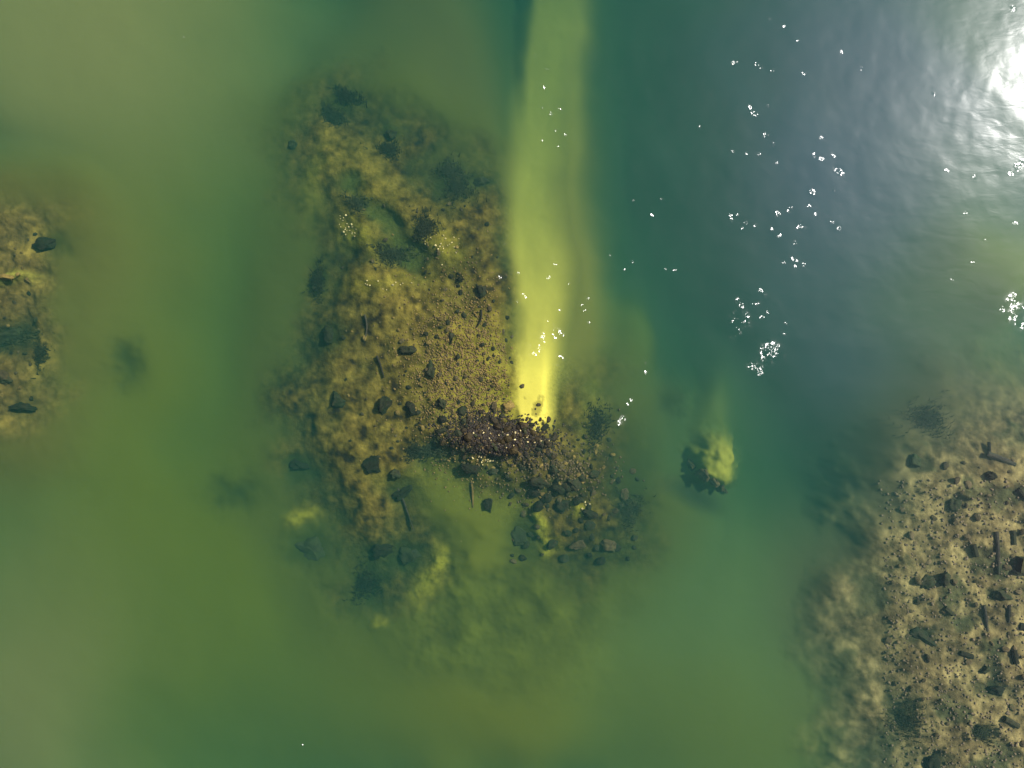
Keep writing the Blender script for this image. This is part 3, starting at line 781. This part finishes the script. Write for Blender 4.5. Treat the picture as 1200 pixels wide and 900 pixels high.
def gravel(n, sampler, name, mat, label, smin, smax, seed):
    rng = np.random.RandomState(seed)
    P = np.array([sampler(rng) for _ in range(n)])
    dd, _ = bed(P[:, 0], P[:, 1])
    vs_, fs = ICO[1]
    V = np.array([tuple(v) for v in vs_]); F = np.array(fs)
    nv = len(V)
    sz = rng.uniform(smin, smax, n) * BPX
    jit = 1 + rng.uniform(-.28, .2, (n, nv))
    th = rng.uniform(0, 6.28, n)
    sc3 = np.stack([np.ones(n), rng.uniform(.6, 1, n), rng.uniform(.45, .8, n)], -1)
    W = V[None] * jit[..., None] * sc3[:, None] * sz[:, None, None]
    X = W[..., 0] * np.cos(th)[:, None] - W[..., 1] * np.sin(th)[:, None]
    Y = W[..., 0] * np.sin(th)[:, None] + W[..., 1] * np.cos(th)[:, None]
    co = np.stack([X + ((P[:, 0] - 600) * BPX)[:, None], Y + ((450 - P[:, 1]) * BPX)[:, None], W[..., 2] + (-dd + sz * .3)[:, None]], -1).reshape(-1, 3)
    f = (F[None] + (np.arange(n) * nv)[:, None, None]).reshape(-1, 3)
    me = bpy.data.meshes.new(name)
    me.vertices.add(len(co)); me.vertices.foreach_set("co", co.astype(np.float32).ravel())
    me.loops.add(f.size); me.loops.foreach_set("vertex_index", f.astype(np.int32).ravel())
    me.polygons.add(len(f)); me.polygons.foreach_set("loop_start", (np.arange(len(f)) * 3).astype(np.int32))
    me.update(calc_edges=True)
    ca = me.color_attributes.new("tone", 'FLOAT_COLOR', 'POINT')
    t = np.repeat(rng.uniform(.55, 1.4, n), nv)
    ca.data.foreach_set("color", np.stack([t, t, t, np.ones_like(t)], -1).astype(np.float32).ravel())
    return obj(name, me, mat, kind="stuff", label=label, category="gravel")
def gravel_material(name, c):
    m, nt, out = material(name)
    p = N(nt, "ShaderNodeBsdfPrincipled", i_Roughness=.7)
    va = N(nt, "ShaderNodeVertexColor", layer_name="tone"); mu = N(nt, "ShaderNodeMix", data_type='RGBA', blend_type='MULTIPLY')
    mu.inputs[0].default_value = 1; mu.inputs[6].default_value = (*c, 1)
    nt.links.new(va.outputs[0], mu.inputs[7]); nt.links.new(mu.outputs[2], p.inputs["Base Color"]); nt.links.new(p.outputs[0], out.inputs[0])
    return m
def gold_pt(r):
    while True:
        x, y = r.normal(545, 34), r.normal(440, 52)
        if x < 600 - max(0, 470 - y) * .12: return x, y
gravel(2600, lambda r: (lambda u, v: (586 + u, 510 + v + u * .12))(r.normal(0, 30), r.normal(0, 12)), "heap_gravel", gravel_material("wet_gravel", (.026, .017, .006)),
       "fine wet gravel filling the dark rubble heap", .8, 2.0, 3)
gravel(4200, gold_pt, "golden_gravel", gravel_material("golden_gravel", (.20, .13, .03)),
       "fine golden gravel spread over the middle reef", .6, 1.5, 4)
gravel(700, lambda r: (r.normal(650, 34), r.normal(548, 22)), "brown_gravel", gravel_material("brown_gravel", (.12, .085, .03)),
       "brown gravel right of the rubble heap", .8, 1.9, 5)
gravel(2000, lambda r: (r.uniform(1030, 1230), r.uniform(560, 910)), "reef_gravel", gravel_material("drab_gravel", (.17, .12, .06)),
       "drab gravel strewn over the brown reef at lower right", .7, 2.0, 6)

# ---- weed clumps: many short fronds, each a bent ribbon
def weed(px, py, rx, ry, n, label, ang=0.0, length=(.08, .26)):
    SEED[0] += 1
    rr = random.Random(SEED[0])
    c, s_ = math.cos(ang), math.sin(ang)
    P = []
    for _ in range(int(n * 2.2)):
        a = rr.uniform(0, 6.283); q = abs(rr.gauss(0, .55)) * (1 + .3 * math.sin(a * 3 + SEED[0]))
        u, v = math.cos(a) * q * rx, math.sin(a) * q * ry
        P.append((px + u * c - v * s_, py + u * s_ + v * c))
    dd, _ = bed(np.array([p_[0] for p_ in P]), np.array([p_[1] for p_ in P]))
    base = on_bed(px, py)
    co, fs = [], []
    for (x, y), d_ in zip(P, dd):
        o_ = Vector(((x - 600) * BPX, (450 - y) * BPX, -d_)) - base
        th = rr.gauss(1.9, 1.0); L = rr.uniform(*length); w = rr.uniform(.012, .03)
        dr = Vector((math.cos(th), math.sin(th), 0)); sd = Vector((-dr.y, dr.x, 0))
        i0 = len(co)
        for k in range(4):
            t = k / 3
            cpt = o_ + dr * (L * t * (.5 + .5 * t)) + Vector((0, 0, L * .7 * math.sin(t * 1.9)))
            ww = w * (1.0 - .75 * t) 
            co += [tuple(cpt - sd * ww), tuple(cpt + sd * ww)]
        for k in range(3):
            fs.append((i0 + 2 * k, i0 + 2 * k + 1, i0 + 2 * k + 3, i0 + 2 * k + 2))
    me = bpy.data.meshes.new("seaweed"); me.from_pydata(co, [], fs); me.update()
    o = obj("seaweed", me, M_WEED, label=label, category="seaweed")
    o.location = base
for wd in [
    (405, 110, 17, 11, 260, "dim violet-grey weed clump at the very top of the reef", .3),
    (388, 132, 16, 9, 240, "dark weed clump just below the topmost clump of the reef", .7),
    (456, 175, 12, 10, 200, "dark weed clump on the reef's upper right shoulder", .4),
    (536, 218, 14, 22, 330, "large branching dark weed clump left of the lone green rock", -.2),
    (528, 200, 20, 9, 220, "faint weed spread above the branching clump", .2),
    (500, 270, 14, 16, 260, "dark olive weed beside the round golden patch", .1),
    (462, 300, 24, 12, 300, "dark weed mat in the hollow at the reef's middle", .1),
    (420, 240, 12, 9, 160, "small weed tuft in the smooth green hollow of the upper reef", .3),
    (372, 330, 9, 22, 220, "weed strip along the reef's left margin", .1),
    (508, 528, 16, 9, 220, "weed tuft left of the white shells", .1),
    (488, 530, 12, 12, 200, "weed tuft between the stick's boulders and the flat slab", .1),
    (427, 690, 16, 20, 300, "dim weed mat on the reef's lower left foot", .2),
    (700, 500, 14, 26, 260, "blurred weed on the reef's right flank", .1),
    (740, 600, 16, 20, 260, "dim weed on the reef's lower right flank", .2),
    (1055, 838, 18, 20, 300, "dark weed mat on the left margin of the brown reef", .1),
    (1140, 850, 12, 10, 160, "weed tuft in the lower middle of the brown reef", .1),
    (1090, 490, 22, 22, 300, "dim weed at the top left of the brown reef", .4),
    (20, 395, 22, 10, 260, "black-green weed draped over the boulder at the left edge", -.1),
    (52, 415, 8, 16, 140, "weed fringe on the right side of the left-hand reef", .1)]:
    weed(*wd)
